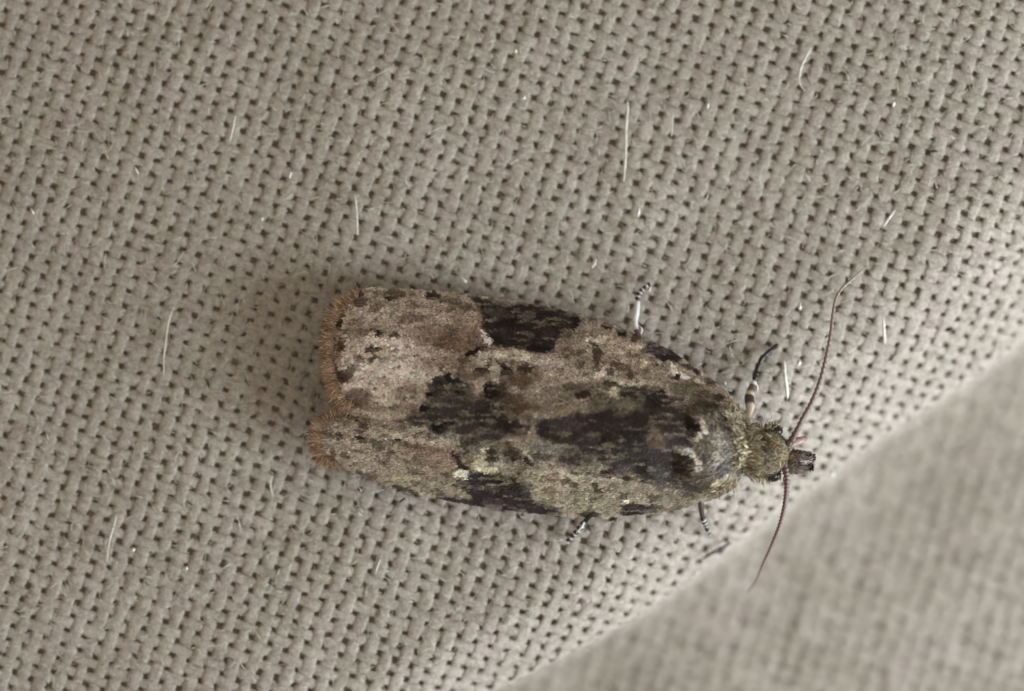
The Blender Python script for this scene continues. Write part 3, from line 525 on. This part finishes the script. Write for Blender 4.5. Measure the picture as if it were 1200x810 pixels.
# one scale, pointing along +x, lying in xy with a rounded toothed tip
SC_V = np.array([(0, -0.22, 0), (0, 0.22, 0), (0.62, 0.5, 0.05), (0.62, -0.5, 0.05), (0.95, 0.28, 0.03), (0.95, -0.28, 0.03), (1.03, 0, 0.0)])
SC_F = [(0, 3, 2, 1), (3, 5, 4, 2), (5, 6, 4)]
SC_F3 = np.array([(0, 3, 2), (0, 2, 1), (3, 5, 4), (3, 4, 2), (5, 6, 4)])
def scales(name, pos, nrm, direc, length, width, lift, color, parent, mat=None, tones=(1, 1, 1, 1, 1, 1, 1)):
    n = len(pos)
    direc = direc - (direc * nrm).sum(1)[:, None] * nrm
    direc /= np.linalg.norm(direc, axis=1)[:, None]
    side = np.cross(nrm, direc)
    yaw = rng.normal(0, 0.20, n)[:, None]
    d = direc * np.cos(yaw) + side * np.sin(yaw); s = np.cross(nrm, d)
    li = np.clip(lift + rng.normal(0, 0.045, n), 0.02, 1.4)[:, None]
    ro = rng.normal(0, 0.075, n)[:, None]
    d2 = d * np.cos(li) + nrm * np.sin(li); n2 = nrm * np.cos(li) - d * np.sin(li)
    s2 = s * np.cos(ro) + n2 * np.sin(ro); n3 = n2 * np.cos(ro) - s * np.sin(ro)
    L = (length * rng.uniform(0.75, 1.25, n))[:, None, None]; W = (width * rng.uniform(0.8, 1.2, n))[:, None, None]
    v = pos[:, None] + L * SC_V[None, :, 0:1] * d2[:, None] + W * SC_V[None, :, 1:2] * s2[:, None] + L * SC_V[None, :, 2:3] * n3[:, None]
    f = (np.arange(n)[:, None, None] * 7 + SC_F3[None]).reshape(-1, 3)
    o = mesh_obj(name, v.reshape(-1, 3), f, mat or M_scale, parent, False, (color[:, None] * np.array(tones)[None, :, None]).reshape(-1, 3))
    return tag(o, kind='stuff')

def jit_color(c, amt=0.14):
    n = len(c)
    v = np.exp(rng.normal(0, amt, n))[:, None]
    odd = rng.random(n)
    v = np.where((odd < 0.035)[:, None], v * 0.5, v); v = np.where((odd > 0.975)[:, None], v * 1.45, v)
    return np.clip(c * v * (1 + rng.normal(0, 0.03, (n, 3))), 0.003, 0.9)

# ---- forewings
def wing_grid(dorsum, costa, zd, zc, arch, ns, nt):
    """dorsum and costa: pixel lines from base to tip; zd, zc: heights along them"""
    D, C = spline(dorsum, ns), spline(costa, ns)
    s = np.linspace(0, 1, ns)
    zD = np.interp(s, *zip(*zd)); zC = np.interp(s, *zip(*zc))
    t = np.linspace(0, 1, nt)
    px = D[:, None, 0] * (1 - t) + C[:, None, 0] * t
    py = D[:, None, 1] * (1 - t) + C[:, None, 1] * t
    # rounded outer margin
    bulge = np.clip((s - 0.86) / 0.14, 0, 1)[:, None] ** 2 * np.sin(np.clip(t, 0, 1) * math.pi)[None]
    px = px - 16 * bulge
    edge = np.clip((s - 0.70) / 0.30, 0, 1)[:, None] ** 2
    px = px + 24 * edge * np.clip((t - 0.72) / 0.28, 0, 1)[None] ** 2.0 + 17 * edge * np.clip((0.30 - t) / 0.30, 0, 1)[None] ** 2
    z = zD[:, None] + (zC - zD)[:, None] * t[None] ** arch
    # gentle pleats along the veins
    z = z + 0.03 * np.sin(t * 30 + 1.3)[None] * np.clip(s * 2, 0, 1)[:, None] * np.sin(t * math.pi)[None]
    z = z + 0.03 * fbm(px / 45, py / 30, 2)
    return P(px, py, z)

def grid_normals(g):
    gs, gt = np.gradient(g, axis=0), np.gradient(g, axis=1)
    n = np.cross(gs, gt); n /= np.linalg.norm(n, axis=2)[..., None] + 1e-12
    n[n[..., 2] < 0] *= -1
    return n, gs / (np.linalg.norm(gs, axis=2)[..., None] + 1e-12)

def bil(g, s, t):
    ns, nt = g.shape[:2]
    a, b = s * (ns - 1.001), t * (nt - 1.001)
    i, j = a.astype(int), b.astype(int); u, w = (a - i)[:, None], (b - j)[:, None]
    return (g[i, j] * (1 - w) + g[i, j + 1] * w) * (1 - u) + (g[i + 1, j] * (1 - w) + g[i + 1, j + 1] * w) * u

def forewing(label, dorsum, costa, zd, zc, arch, base, marks, count, seed, fringe_col, fringe_t):
    ns, nt = 110, 44
    g = wing_grid(dorsum, costa, zd, zc, arch, ns, nt)
    nrm, along = grid_normals(g)
    px, py = PX(g)
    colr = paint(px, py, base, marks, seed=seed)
    under = g - nrm * 0.035
    V = np.vstack([g.reshape(-1, 3), under.reshape(-1, 3)])
    idx = np.arange(ns * nt).reshape(ns, nt); k = ns * nt
    F = [np.stack([idx[:-1, :-1], idx[1:, :-1], idx[1:, 1:], idx[:-1, 1:]], -1).reshape(-1, 4),
         np.stack([idx[:-1, :-1], idx[:-1, 1:], idx[1:, 1:], idx[1:, :-1]], -1).reshape(-1, 4) + k]
    for e in (idx[:, 0], idx[:, -1], idx[0, :], idx[-1, :]):
        F.append(np.stack([e[:-1], e[1:], e[1:] + k, e[:-1] + k], -1))
    C = np.vstack([colr.reshape(-1, 3)] * 2)
    w = mesh_obj('forewing', V, np.vstack(F), M_wing, MOTH, True, C)
    w['label'] = label
    # overlapping scales, denser in sampling where the wing is wider
    s = rng.random(count * 2); t = rng.random(count * 2)
    wid = np.linalg.norm(g[:, -1] - g[:, 0], axis=1); wid /= wid.max()
    keep = rng.random(count * 2) < np.interp(s, np.linspace(0, 1, ns), wid)
    s, t = s[keep][:count], t[keep][:count]
    t = np.clip(t * 1.03 - 0.015, 0, 1)
    o = np.argsort(s); s, t = s[o], t[o]
    p, n, d = bil(g, s, t), bil(nrm, s, t), bil(along, s, t)
    n /= np.linalg.norm(n, axis=1)[:, None]
    x, y = PX(p + d * 0.04)
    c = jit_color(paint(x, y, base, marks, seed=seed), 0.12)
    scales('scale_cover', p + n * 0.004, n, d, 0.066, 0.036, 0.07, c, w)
    # fringe of hair-scales on the outer margin and a short one along the costa near the tip
    m = 2400
    t = rng.random(m) * (fringe_t[1] - fringe_t[0]) + fringe_t[0]
    p, n = bil(g, np.full(m, 0.999), t), bil(nrm, np.full(m, 0.999), t)
    e = bil(np.gradient(g, axis=1), np.full(m, 0.999), t); e /= np.linalg.norm(e, axis=1)[:, None]
    d = np.cross(n, e); d *= np.sign((d * bil(along, np.full(m, 0.999), t)).sum(1))[:, None]
    d = d + e * rng.normal(0, 0.18, m)[:, None]
    back = rng.random(m)[:, None] ** 1.5 * 0.13
    L = rng.uniform(0.04, 0.21, m) * (0.75 + 0.5 * np.abs(fbm(t * 9 + seed, t * 0 + 2, 2)))
    tone = np.array([lin(fringe_col[q]) * KALB for q in rng.integers(0, len(fringe_col), m)])
    # two darker lines run through the fringe
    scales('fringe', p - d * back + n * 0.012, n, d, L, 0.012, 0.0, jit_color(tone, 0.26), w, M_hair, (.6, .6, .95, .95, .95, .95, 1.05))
    return w, g

FRB = [(118, 97, 77), (108, 86, 67), (126, 107, 89), (98, 76, 59), (134, 117, 101)]
# the lower wing in the picture lies under the dorsum of the upper one
wl, gl = forewing('forewing partly covered by the other one, narrow in view',
    [(850, 530), (800, 522), (740, 519), (660, 511), (580, 504), (500, 493), (440, 484), (384, 482)],
    [(862, 566), (850, 577), (828, 587), (790, 597), (740, 603), (680, 605), (620, 600), (560, 592), (500, 581), (450, 570), (410, 558), (388, 551)],
    [(0, 1.40), (.2, 1.50), (.5, 1.42), (.8, 1.14), (1, .88)], [(0, .75), (.25, .42), (.6, .36), (1, .62)], 1.7,
    (116, 106, 90), LOWER, 26000, 41.0, FRB, (0.02, 0.93))
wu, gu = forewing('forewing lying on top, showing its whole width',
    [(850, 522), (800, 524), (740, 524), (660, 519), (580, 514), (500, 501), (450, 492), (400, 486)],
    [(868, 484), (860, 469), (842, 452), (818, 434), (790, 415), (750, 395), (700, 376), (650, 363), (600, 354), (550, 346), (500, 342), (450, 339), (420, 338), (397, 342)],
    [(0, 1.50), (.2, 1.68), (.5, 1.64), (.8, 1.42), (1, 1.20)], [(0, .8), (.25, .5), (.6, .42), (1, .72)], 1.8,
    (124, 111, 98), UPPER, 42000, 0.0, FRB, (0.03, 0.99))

# ---- body under the wings, thorax, head
def ellipsoid(c, r, nu=28, nv=18, yaw=0.0):
    u = np.linspace(0, 2 * math.pi, nu, endpoint=False); w = np.linspace(0, math.pi, nv)
    uu, ww = np.meshgrid(u, w)
    x, y, z = np.cos(ww), np.sin(ww) * np.cos(uu), np.sin(ww) * np.sin(uu)      # long axis along x
    x, y, z = x * r[0], y * r[1], z * r[2]
    a = yaw; x, y = x * math.cos(a) - y * math.sin(a), x * math.sin(a) + y * math.cos(a)
    v = np.stack([x, y, z], -1) + np.asarray(c)
    idx = np.arange(nu * nv).reshape(nv, nu); nx = np.roll(idx, -1, axis=1)
    f = np.stack([idx[:-1], nx[:-1], nx[1:], idx[1:]], -1).reshape(-1, 4)
    return v.reshape(-1, 3), f

def body(name, c, r, yaw, base, marks, seed, label=None):
    v, f = ellipsoid(c, r, yaw=yaw)
    px, py = PX(v)
    o = mesh_obj(name, v, f, M_wing, MOTH, True, paint(px, py, base, marks, seed=seed))
    return o

def body_points(c, r, yaw, n, top=-0.35):
    q = rng.standard_normal((n * 3, 3)); q /= np.linalg.norm(q, axis=1)[:, None]
    q = q[q[:, 2] > top][:n]
    p = q * np.array(r); nn = q / np.array(r); nn /= np.linalg.norm(nn, axis=1)[:, None]
    R = np.array([[math.cos(yaw), -math.sin(yaw), 0], [math.sin(yaw), math.cos(yaw), 0], [0, 0, 1]])
    return p @ R.T + np.asarray(c), nn @ R.T

ab_c = P(610, 510, 0.72)
v, f = ellipsoid(ab_c, (2.6, 0.62, 0.5), yaw=-0.02)
mesh_obj('abdomen', v, f, M_wing, MOTH, True, np.tile(lin((96, 84, 70)) * KALB, (len(v), 1)))

TH_C, TH_R, TH_Y = P(828, 521, 1.10), (0.80, 0.72, 0.50), -0.12
th = body('thorax', TH_C, TH_R, TH_Y, (98, 91, 78), THORAX, 7.0)
p, n = body_points(TH_C, TH_R, TH_Y, 9000)
x, y = PX(p)
back = np.tile(np.array([-1.0, 0.10, 0]), (len(p), 1)) + np.stack([0 * x, -(y - 521) / 90, 0 * x], -1)
scales('scale_cover', p, n, back, 0.085, 0.028, 0.24, jit_color(paint(x - 2, y, (98, 91, 78), THORAX, seed=7.0)), th)
# shoulder tufts and collar: long hair-scales
def tuft(parent, pts, count, direc, length, width, lift, cols, spread=0.35, name='tuft'):
    pts = np.asarray(pts, float); k = rng.integers(0, len(pts), count)
    p = P(pts[k, 0] + rng.normal(0, pts[k, 3]), pts[k, 1] + rng.normal(0, pts[k, 3]), pts[k, 2])
    d = np.tile(np.asarray(direc, float), (count, 1)) + rng.normal(0, spread, (count, 3))
    n = np.tile(np.array([0, 0, 1.0]), (count, 1)) + rng.normal(0, 0.3, (count, 3)); n /= np.linalg.norm(n, axis=1)[:, None]
    c = np.array([lin(cols[q]) * KALB for q in rng.integers(0, len(cols), count)])
    return scales(name, p, n, d, length, width, lift, jit_color(c, 0.2), parent, M_hair)

YEL = [(140, 131, 111), (124, 117, 100), (150, 142, 122), (112, 103, 86), (92, 84, 71)]
tuft(th, [(864, 486, 1.3, 4), (858, 478, 1.2, 4), (858, 496, 1.45, 4), (866, 506, 1.5, 4)], 420, (-0.6, 0.5, 0.1), 0.11, 0.018, 0.05, YEL)
tuft(th, [(850, 565, 1.15, 5), (842, 568, 1.0, 5), (858, 559, 1.2, 4)], 380, (-0.55, -0.6, 0.0), 0.11, 0.018, 0.04, YEL)
tuft(th, [(870, 516, 1.5, 4), (872, 528, 1.5, 4), (871, 540, 1.45, 4)], 220, (-0.9, 0.0, 0.2), 0.14, 0.03, 0.2, [(140, 132, 112), (112, 106, 88), (92, 84, 66), (150, 142, 120)])

HD_C, HD_R = P(892, 531, 0.98), (0.46, 0.41, 0.38)
HEADM = [('e', 876, 525, 5, 22, 0, (52, 46, 34), .9), ('e', 890, 512, 8, 7, 0, (60, 54, 40), .6), ('e', 912, 540, 10, 10, 0, (92, 84, 62), .6), ('e', 900, 525, 12, 8, 0, (70, 62, 50), .6)]
hd = body('head', HD_C, HD_R, 0.0, (110, 100, 80), HEADM, 3.0)
p, n = body_points(HD_C, HD_R, 0.0, 3200, -0.6)
x, y = PX(p)
scales('scale_cover', p, n, np.tile(np.array([0.8, 0, 0.5]), (len(p), 1)) + rng.normal(0, 0.35, (len(p), 3)), 0.12, 0.018, 0.12, jit_color(paint(x, y, (118, 108, 88), HEADM, seed=3.0), 0.22), hd, M_hair)
OLV = [(116, 106, 86), (92, 83, 68), (128, 118, 97), (142, 132, 110)]
tuft(hd, [(884, 520, 1.28, 6), (888, 535, 1.28, 6), (896, 527, 1.32, 7), (905, 533, 1.25, 6)], 300, (0.8, 0.0, 0.15), 0.10, 0.026, 0.2, OLV, 0.4)
tuft(hd, [(900, 508, 1.0, 4), (906, 506, 0.9, 4), (890, 508, 1.0, 4)], 130, (0.35, 0.7, 0.1), 0.11, 0.026, 0.05, OLV, 0.4)
tuft(hd, [(902, 553, 0.95, 4), (910, 551, 0.9, 4), (890, 553, 1.0, 4)], 130, (0.35, -0.7, 0.1), 0.11, 0.026, 0.05, OLV + [(150, 142, 110)], 0.4)
tuft(hd, [(876, 514, 1.42, 4), (878, 526, 1.46, 4), (878, 538, 1.44, 4), (876, 550, 1.34, 4), (874, 506, 1.32, 4)], 520, (0.9, 0.0, -0.15), 0.17, 0.022, 0.05, [(110, 101, 84), (96, 88, 72), (134, 124, 103), (84, 76, 63)], 0.3)
for (ex, ey) in ((907, 505), (905, 557)):
    v, f = ellipsoid(P(ex, ey, 0.86), (0.16, 0.12, 0.17), 20, 14)
    mesh_obj('eye', v, f, M_eye, hd)

def colored_tube(name, pts, rad, cols, parent, mat, n=40, sides=8, flat=1.0, bands=None):
    """pts rows (px, py, z); rad samples; cols: list of (position, colour) along the length; bands override"""
    q = spline(pts, n)
    path = P(q[:, 0], q[:, 1], q[:, 2])
    s = np.linspace(0, 1, n)
    r = np.interp(s, np.linspace(0, 1, len(rad)), rad)
    v, f, ring = tube(path, r, sides, True, flat)
    pos = [c[0] for c in cols]; cc = np.array([lin(c[1]) for c in cols])
    k = np.stack([np.interp(s, pos, cc[:, j]) for j in range(3)], -1)
    if bands:
        for (a, b, col) in bands: k[(s >= a) & (s <= b)] = lin(col)
    k = np.clip(k * KALB, 0.004, 0.85)
    return mesh_obj(name, v, clean_faces(f), mat, parent, True, k[ring])

# antennae: many short joints on a whip
def antenna(pts, cols):
    n = 150
    q = spline(pts, n); path = P(q[:, 0], q[:, 1], q[:, 2]); s = np.linspace(0, 1, n)
    r = np.interp(s, [0, 0.04, 0.12, 0.6, 0.9, 1], [0.066, 0.064, 0.046, 0.034, 0.022, 0.012])
    r = r * (1 + 0.13 * np.sign(np.sin(np.arange(n) * math.pi / 2 + 0.5)))
    v, f, ring = tube(path, r, 8)
    k = np.stack([np.interp(s, [0, .1, .5, .75, 1], [lin(c)[j] for c in cols]) for j in range(3)], -1) * KALB
    k = k * np.where(np.arange(n) % 4 < 2, 1.06, 0.86)[:, None]
    return mesh_obj('antenna', v, clean_faces(f), M_leg, hd, True, k[ring])
antenna([(918, 522, 1.05), (926, 518, 1.12), (932, 508, 1.15), (941, 490, 1.15), (951, 472, 1.1), (961, 447, 1.05), (968, 420, 1.0), (973, 395, .9), (976, 370, .75), (979, 352, .6), (986, 339, .45), (999, 327, .34), (1015, 313, .24)],
        [(56, 42, 38), (86, 72, 66), (106, 92, 86), (124, 112, 104), (124, 114, 104)])
antenna([(915, 544, 1.0), (920, 548, 1.05), (922, 565, 1.05), (920, 590, 0.95), (914, 615, .8), (904, 640, .55), (893, 664, .2), (885, 682, -.25), (876, 694, -.6)],
        [(60, 44, 46), (86, 66, 66), (100, 82, 82), (106, 90, 86), (120, 106, 98)])
# labial palps
def palp(pts, rad, cols, bands=None):
    return colored_tube('labial_palp', pts, rad, cols, hd, M_leg, 18, 10, 0.8, bands)
PALPM = [('e', 951, 535, 7, 4, 25, (34, 24, 24), 1), ('e', 948, 547, 6, 5, -10, (44, 34, 36), 1), ('e', 935, 536, 3, 9, 0, (84, 72, 72), .8), ('e', 943, 541, 6, 3, 5, (160, 146, 142), .9), ('e', 926, 543, 6, 12, 0, (126, 116, 98), .8)]
for (qx, qy, yaw) in ((936, 536, 0.10), (934, 547, -0.02)):
    PC, PR = P(qx, qy, .80), (0.22, 0.10, 0.11)
    v, f = ellipsoid(PC, PR, 18, 12, -yaw)
    pp = mesh_obj('labial_palp', v, f, M_wing, hd, True, paint(*PX(v), (106, 99, 95), PALPM, seed=2., jitter=.8))
    p, n = body_points(PC, PR, -yaw, 700, -0.7)
    x, y = PX(p)
    scales('scale_cover', p, n, np.tile(np.array([1.0, 0, 0]), (len(p), 1)) + rng.normal(0, .3, (len(p), 3)), 0.11, 0.024, 0.16, jit_color(paint(x + 4, y, (106, 99, 95), PALPM, seed=2., jitter=.8), .2), pp, M_hair)
palp([(918, 526, .8), (928, 520, .82), (938, 516, .8), (946, 513, .7)], [.07, .08, .07, .04], [(0, (120, 104, 92)), (.5, (140, 120, 112)), (1, (92, 76, 72))])
# ---- legs: femur and tibia, then a ringed tarsus of five joints
def leg(up, tar, r_up, cols, bands, tcols, tr=0.042, spur=None):
    o = colored_tube('leg', up, r_up, cols, MOTH, M_leg, 40, 9, 1.0, bands)
    q = spline(tar, 41); path = P(q[:, 0], q[:, 1], q[:, 2]); s = np.linspace(0, 1, 41)
    joint = (s * 5) % 1.0
    r = 1.3 * tr * (1 - 0.3 * s) * (0.78 + 0.34 * joint)
    v, f, ring = tube(path, r, 8)
    k = np.where((joint > 0.72)[:, None], lin(tcols[1]), lin(tcols[0])) * KALB
    mesh_obj('tarsus', v, clean_faces(f), M_leg, o, True, np.clip(k, .004, .85)[ring])
    if spur:
        colored_tube('spur', spur, [.02, .022, .008], [(0, (190, 182, 164)), (1, (230, 222, 206))], o, M_leg, 10, 6)
    return o
BLK, WHT, GRY = (22, 14, 12), (250, 242, 226), (96, 88, 80)  # white serves both real leg bands and painted glints
gz = lambda x, y: float(ground_z(np.array([x]), np.array([y]))[0]) + 0.14
# upper foreleg
leg([(872, 505, .9), (876, 492, .78), (879, 478, .62), (878, 466, .5), (881, 455, .42), (884, 446, .36)], [(884, 446, .36), (886, 438, .30), (889, 428, .27), (894, 419, .25), (903, 411, .2), (912, 404, gz(912, 404))],
    [.05, .055, .05, .085, .09, .07, .05], [(0, (150, 138, 118)), (1, (90, 82, 74))], [(.25, .5, (168, 160, 146)), (.52, .68, (52, 44, 38)), (.69, .76, (160, 150, 138)), (.77, .9, (74, 66, 60)), (.91, 1, WHT)], (BLK, (30, 20, 16)), .046, [(883, 447, .36), (887, 452, .4), (888, 460, .38)])  # pale tibia band and white tip are painted highlights
# upper hind leg
leg([(752, 400, .55), (746, 388, .42), (744, 376, .34), (746, 364, .3), (747, 352, .27)], [(747, 352, .27), (748, 346, .25), (752, 340, .22), (757, 336, .2), (762, 332, gz(762, 332))],
    [.04, .05, .045, .06, .055, .045], [(0, (110, 90, 84)), (1, (110, 90, 84))], [(.0, .28, (78, 62, 56)), (.30, .98, WHT)], (BLK, (236, 226, 208)), .04, [(751, 383, .34), (752, 387, .36), (749, 396, .3)])
# lower middle leg
leg([(700, 588, .55), (696, 598, .48), (690, 606, .4), (685, 612, .33)], [(685, 612, .33), (680, 618, .28), (674, 625, .22), (668, 631, .18), (664, 636, gz(664, 636))],
    [.05, .05, .045, .045], [(0, BLK), (1, BLK)], None, (BLK, WHT), .046, [(686, 609, .36), (682, 617, .36), (675, 625, .3)])
# lower foreleg
leg([(820, 578, .7), (821, 588, .62), (822, 598, .5), (823, 606, .4)], [(823, 606, .4), (825, 611, .33), (827, 616, .27), (829, 621, .2), (832, 626, gz(832, 626))],
    [.05, .055, .05, .042], [(0, (60, 46, 44)), (1, (44, 30, 28))], None, (BLK, WHT), .042)

# ------------------------------------------------------------------ lint, flakes and specks lying on the cloth
def fibre(pts, r, label, mat=M_white, name='lint_fibre', lift=0.19, cat='fibre', group='loose fibres lying on the cloth'):
    q = spline(np.array(pts, float), 24)
    z = ground_z(q[:, 0], q[:, 1]) + lift
    path = P(q[:, 0], q[:, 1], z)
    rr = r * (1 - 0.55 * np.abs(np.linspace(-1, 1, 24)) ** 3) * (1 + 0.15 * rng.standard_normal(24))
    v, f, _ = tube(path, rr, 6)
    o = mesh_obj(name, v, clean_faces(f), mat)
    return tag(o, label, cat, group)

fibre([(735, 117), (735.5, 130), (733.5, 150), (733, 180), (731, 213)], .026, 'long straight white fibre standing out above the moth')
fibre([(951, 55), (944, 68), (938, 82), (937, 97), (943, 107)], .018, 'pale curled fibre with a hooked end near the upper edge')
fibre([(789, 132), (788, 145), (787, 160)], .013, 'short faint fibre just right of the longest white fibre')
fibre([(416, 228), (418, 250), (419, 276)], .018, 'thin white fibre on the cloth above the wing tip')
fibre([(276, 134), (273, 150), (269, 166)], .015, 'thin pale fibre at the upper left, far from the moth')
fibre([(919, 422), (920, 440), (922, 456), (923, 468)], .030, 'thick glossy white fibre between the front leg and the upper antenna')
fibre([(1035, 372), (1036, 388), (1037, 404)], .026, 'blurred white fibre right of the upper antenna')
fibre([(1049, 246), (1041, 257), (1035, 266)], .020, 'slanting pale fibre in the upper right above the antenna tip')
fibre([(205, 358), (198, 375), (195, 395), (192, 420), (192, 440)], .016, 'faint long bent fibre left of the wing tip')
fibre([(137, 602), (134, 614), (128, 635), (125, 660)], .014, 'faint wavy fibre at the lower left')
fibre([(319, 558), (317, 570), (320, 582)], .013, 'tiny curved fibre below the wing tip')
fibre([(735, 353), (736, 362), (735, 366)], .022, 'small pale fibre just left of the hind leg')
fibre([(446, 655), (443, 662), (440, 672)], .013, 'short pale fibre in the cloth below the lower wing')
fibre([(940, 735), (944, 742), (947, 750)], .030, 'out of focus white fibre on the cloth beyond the fold')
fibre([(823, 655), (838, 646), (857, 636)], .028, 'thin dark stroke on the cloth below the front leg', M_dark, 'dark_stroke', .16, 'bristle')  # dark stroke on the cloth, modelled as a thin tube
fibre([(1088, 179), (1094, 177), (1099, 178)], .020, 'short dark thread end in the upper right', M_dark, 'dark_stroke', .16, 'bristle')
fibre([(468, 589), (471, 586.5), (475, 584)], .022, 'tiny dark bristle just below the lower wing edge', M_dark, 'dark_stroke', .16, 'bristle')

def flake(x, y, l, w, ang, label, mat=M_white, name='lint_flake', cat='flake', group='tiny flakes stuck on the cloth', lift=.2):
    # a small curled chip: a bent, thick shell
    u, s = np.meshgrid(np.linspace(-1, 1, 9), np.linspace(-1, 1, 5), indexing='ij')
    lx = u * l * S / 2; ly = s * w * S / 2 * np.sqrt(np.clip(1 - 0.8 * u ** 2, .05, 1))
    a = math.radians(-ang)
    z0 = float(ground_z(np.array([float(x)]), np.array([float(y)]))[0]) + lift
    h = 0.04 * (1 - s ** 2) + 0.05 * (1 - u ** 2) + 0.01 * rng.standard_normal(u.shape)
    c = P(x, y, z0)
    top = np.stack([c[0] + lx * math.cos(a) - ly * math.sin(a), c[1] + lx * math.sin(a) + ly * math.cos(a), z0 + h], -1)
    bot = top - np.array([0, 0, .02])
    idx = np.arange(45).reshape(9, 5)
    F = [np.stack([idx[:-1, :-1], idx[1:, :-1], idx[1:, 1:], idx[:-1, 1:]], -1).reshape(-1, 4), np.stack([idx[:-1, :-1], idx[:-1, 1:], idx[1:, 1:], idx[1:, :-1]], -1).reshape(-1, 4) + 45]
    for e in (idx[:, 0], idx[:, -1], idx[0], idx[-1]): F.append(np.stack([e[:-1], e[1:], e[1:] + 45, e[:-1] + 45], -1))
    o = mesh_obj(name, np.vstack([top.reshape(-1, 3), bot.reshape(-1, 3)]), np.vstack(F), mat)
    return tag(o, label, cat, group)

FL = [(340, 205, 8, 4, 100, 'shiny white flake on the cloth at the upper left of the thin white fibre'),
 (160, 200, 10, 3, 60, 'small pale flake near the left edge in the upper quarter'),
 (38, 248, 9, 3, 60, 'pale flake at the far left edge of the cloth'),
 (307, 257, 5, 4, 100, 'tiny round flake left of the thin white fibre'),
 (696, 309, 12, 5, -65, 'bright slanting flake above the black costal patch of the wing'),
 (543, 328, 11, 4, 38, 'slanting white flake touching the cloth just above the wing edge'),
 (748, 248, 11, 4, 95, 'bright flake directly under the longest white fibre'),
 (761, 339, 7, 4, -60, 'bright flake at the tip of the hind leg'),
 (604, 60, 5, 4, 90, 'tiny white dot at the top centre'),
 (614, 114, 6, 4, 90, 'tiny white dot left of the longest white fibre'),
 (829, 124, 7, 4, 100, 'small flake right of the longest white fibre'),
 (937, 359, 9, 4, 80, 'glossy flake left of the upper antenna'),
 (936, 425, 7, 5, 90, 'round glossy flake between the white fibre and the upper antenna'),
 (849, 449, 5, 5, 0, 'tiny glossy dot just off the wing shoulder'),
 (156, 644, 5, 5, 0, 'tiny white dot at the lower left'),
 (218, 666, 5, 5, 0, 'second tiny white dot at the lower left, nearer the moth'),
 (975, 555, 9, 5, 75, 'bright flake on the fold in front of the head'),
 (1047, 122, 7, 4, 100, 'small flake in the upper right near the dark thread end')]
for a in FL: flake(*a)
flake(1112, 386, 9, 5, -20, 'dark brown speck on the cloth at the right', M_dark, 'dark_speck', 'speck', 'dark specks on the cloth')
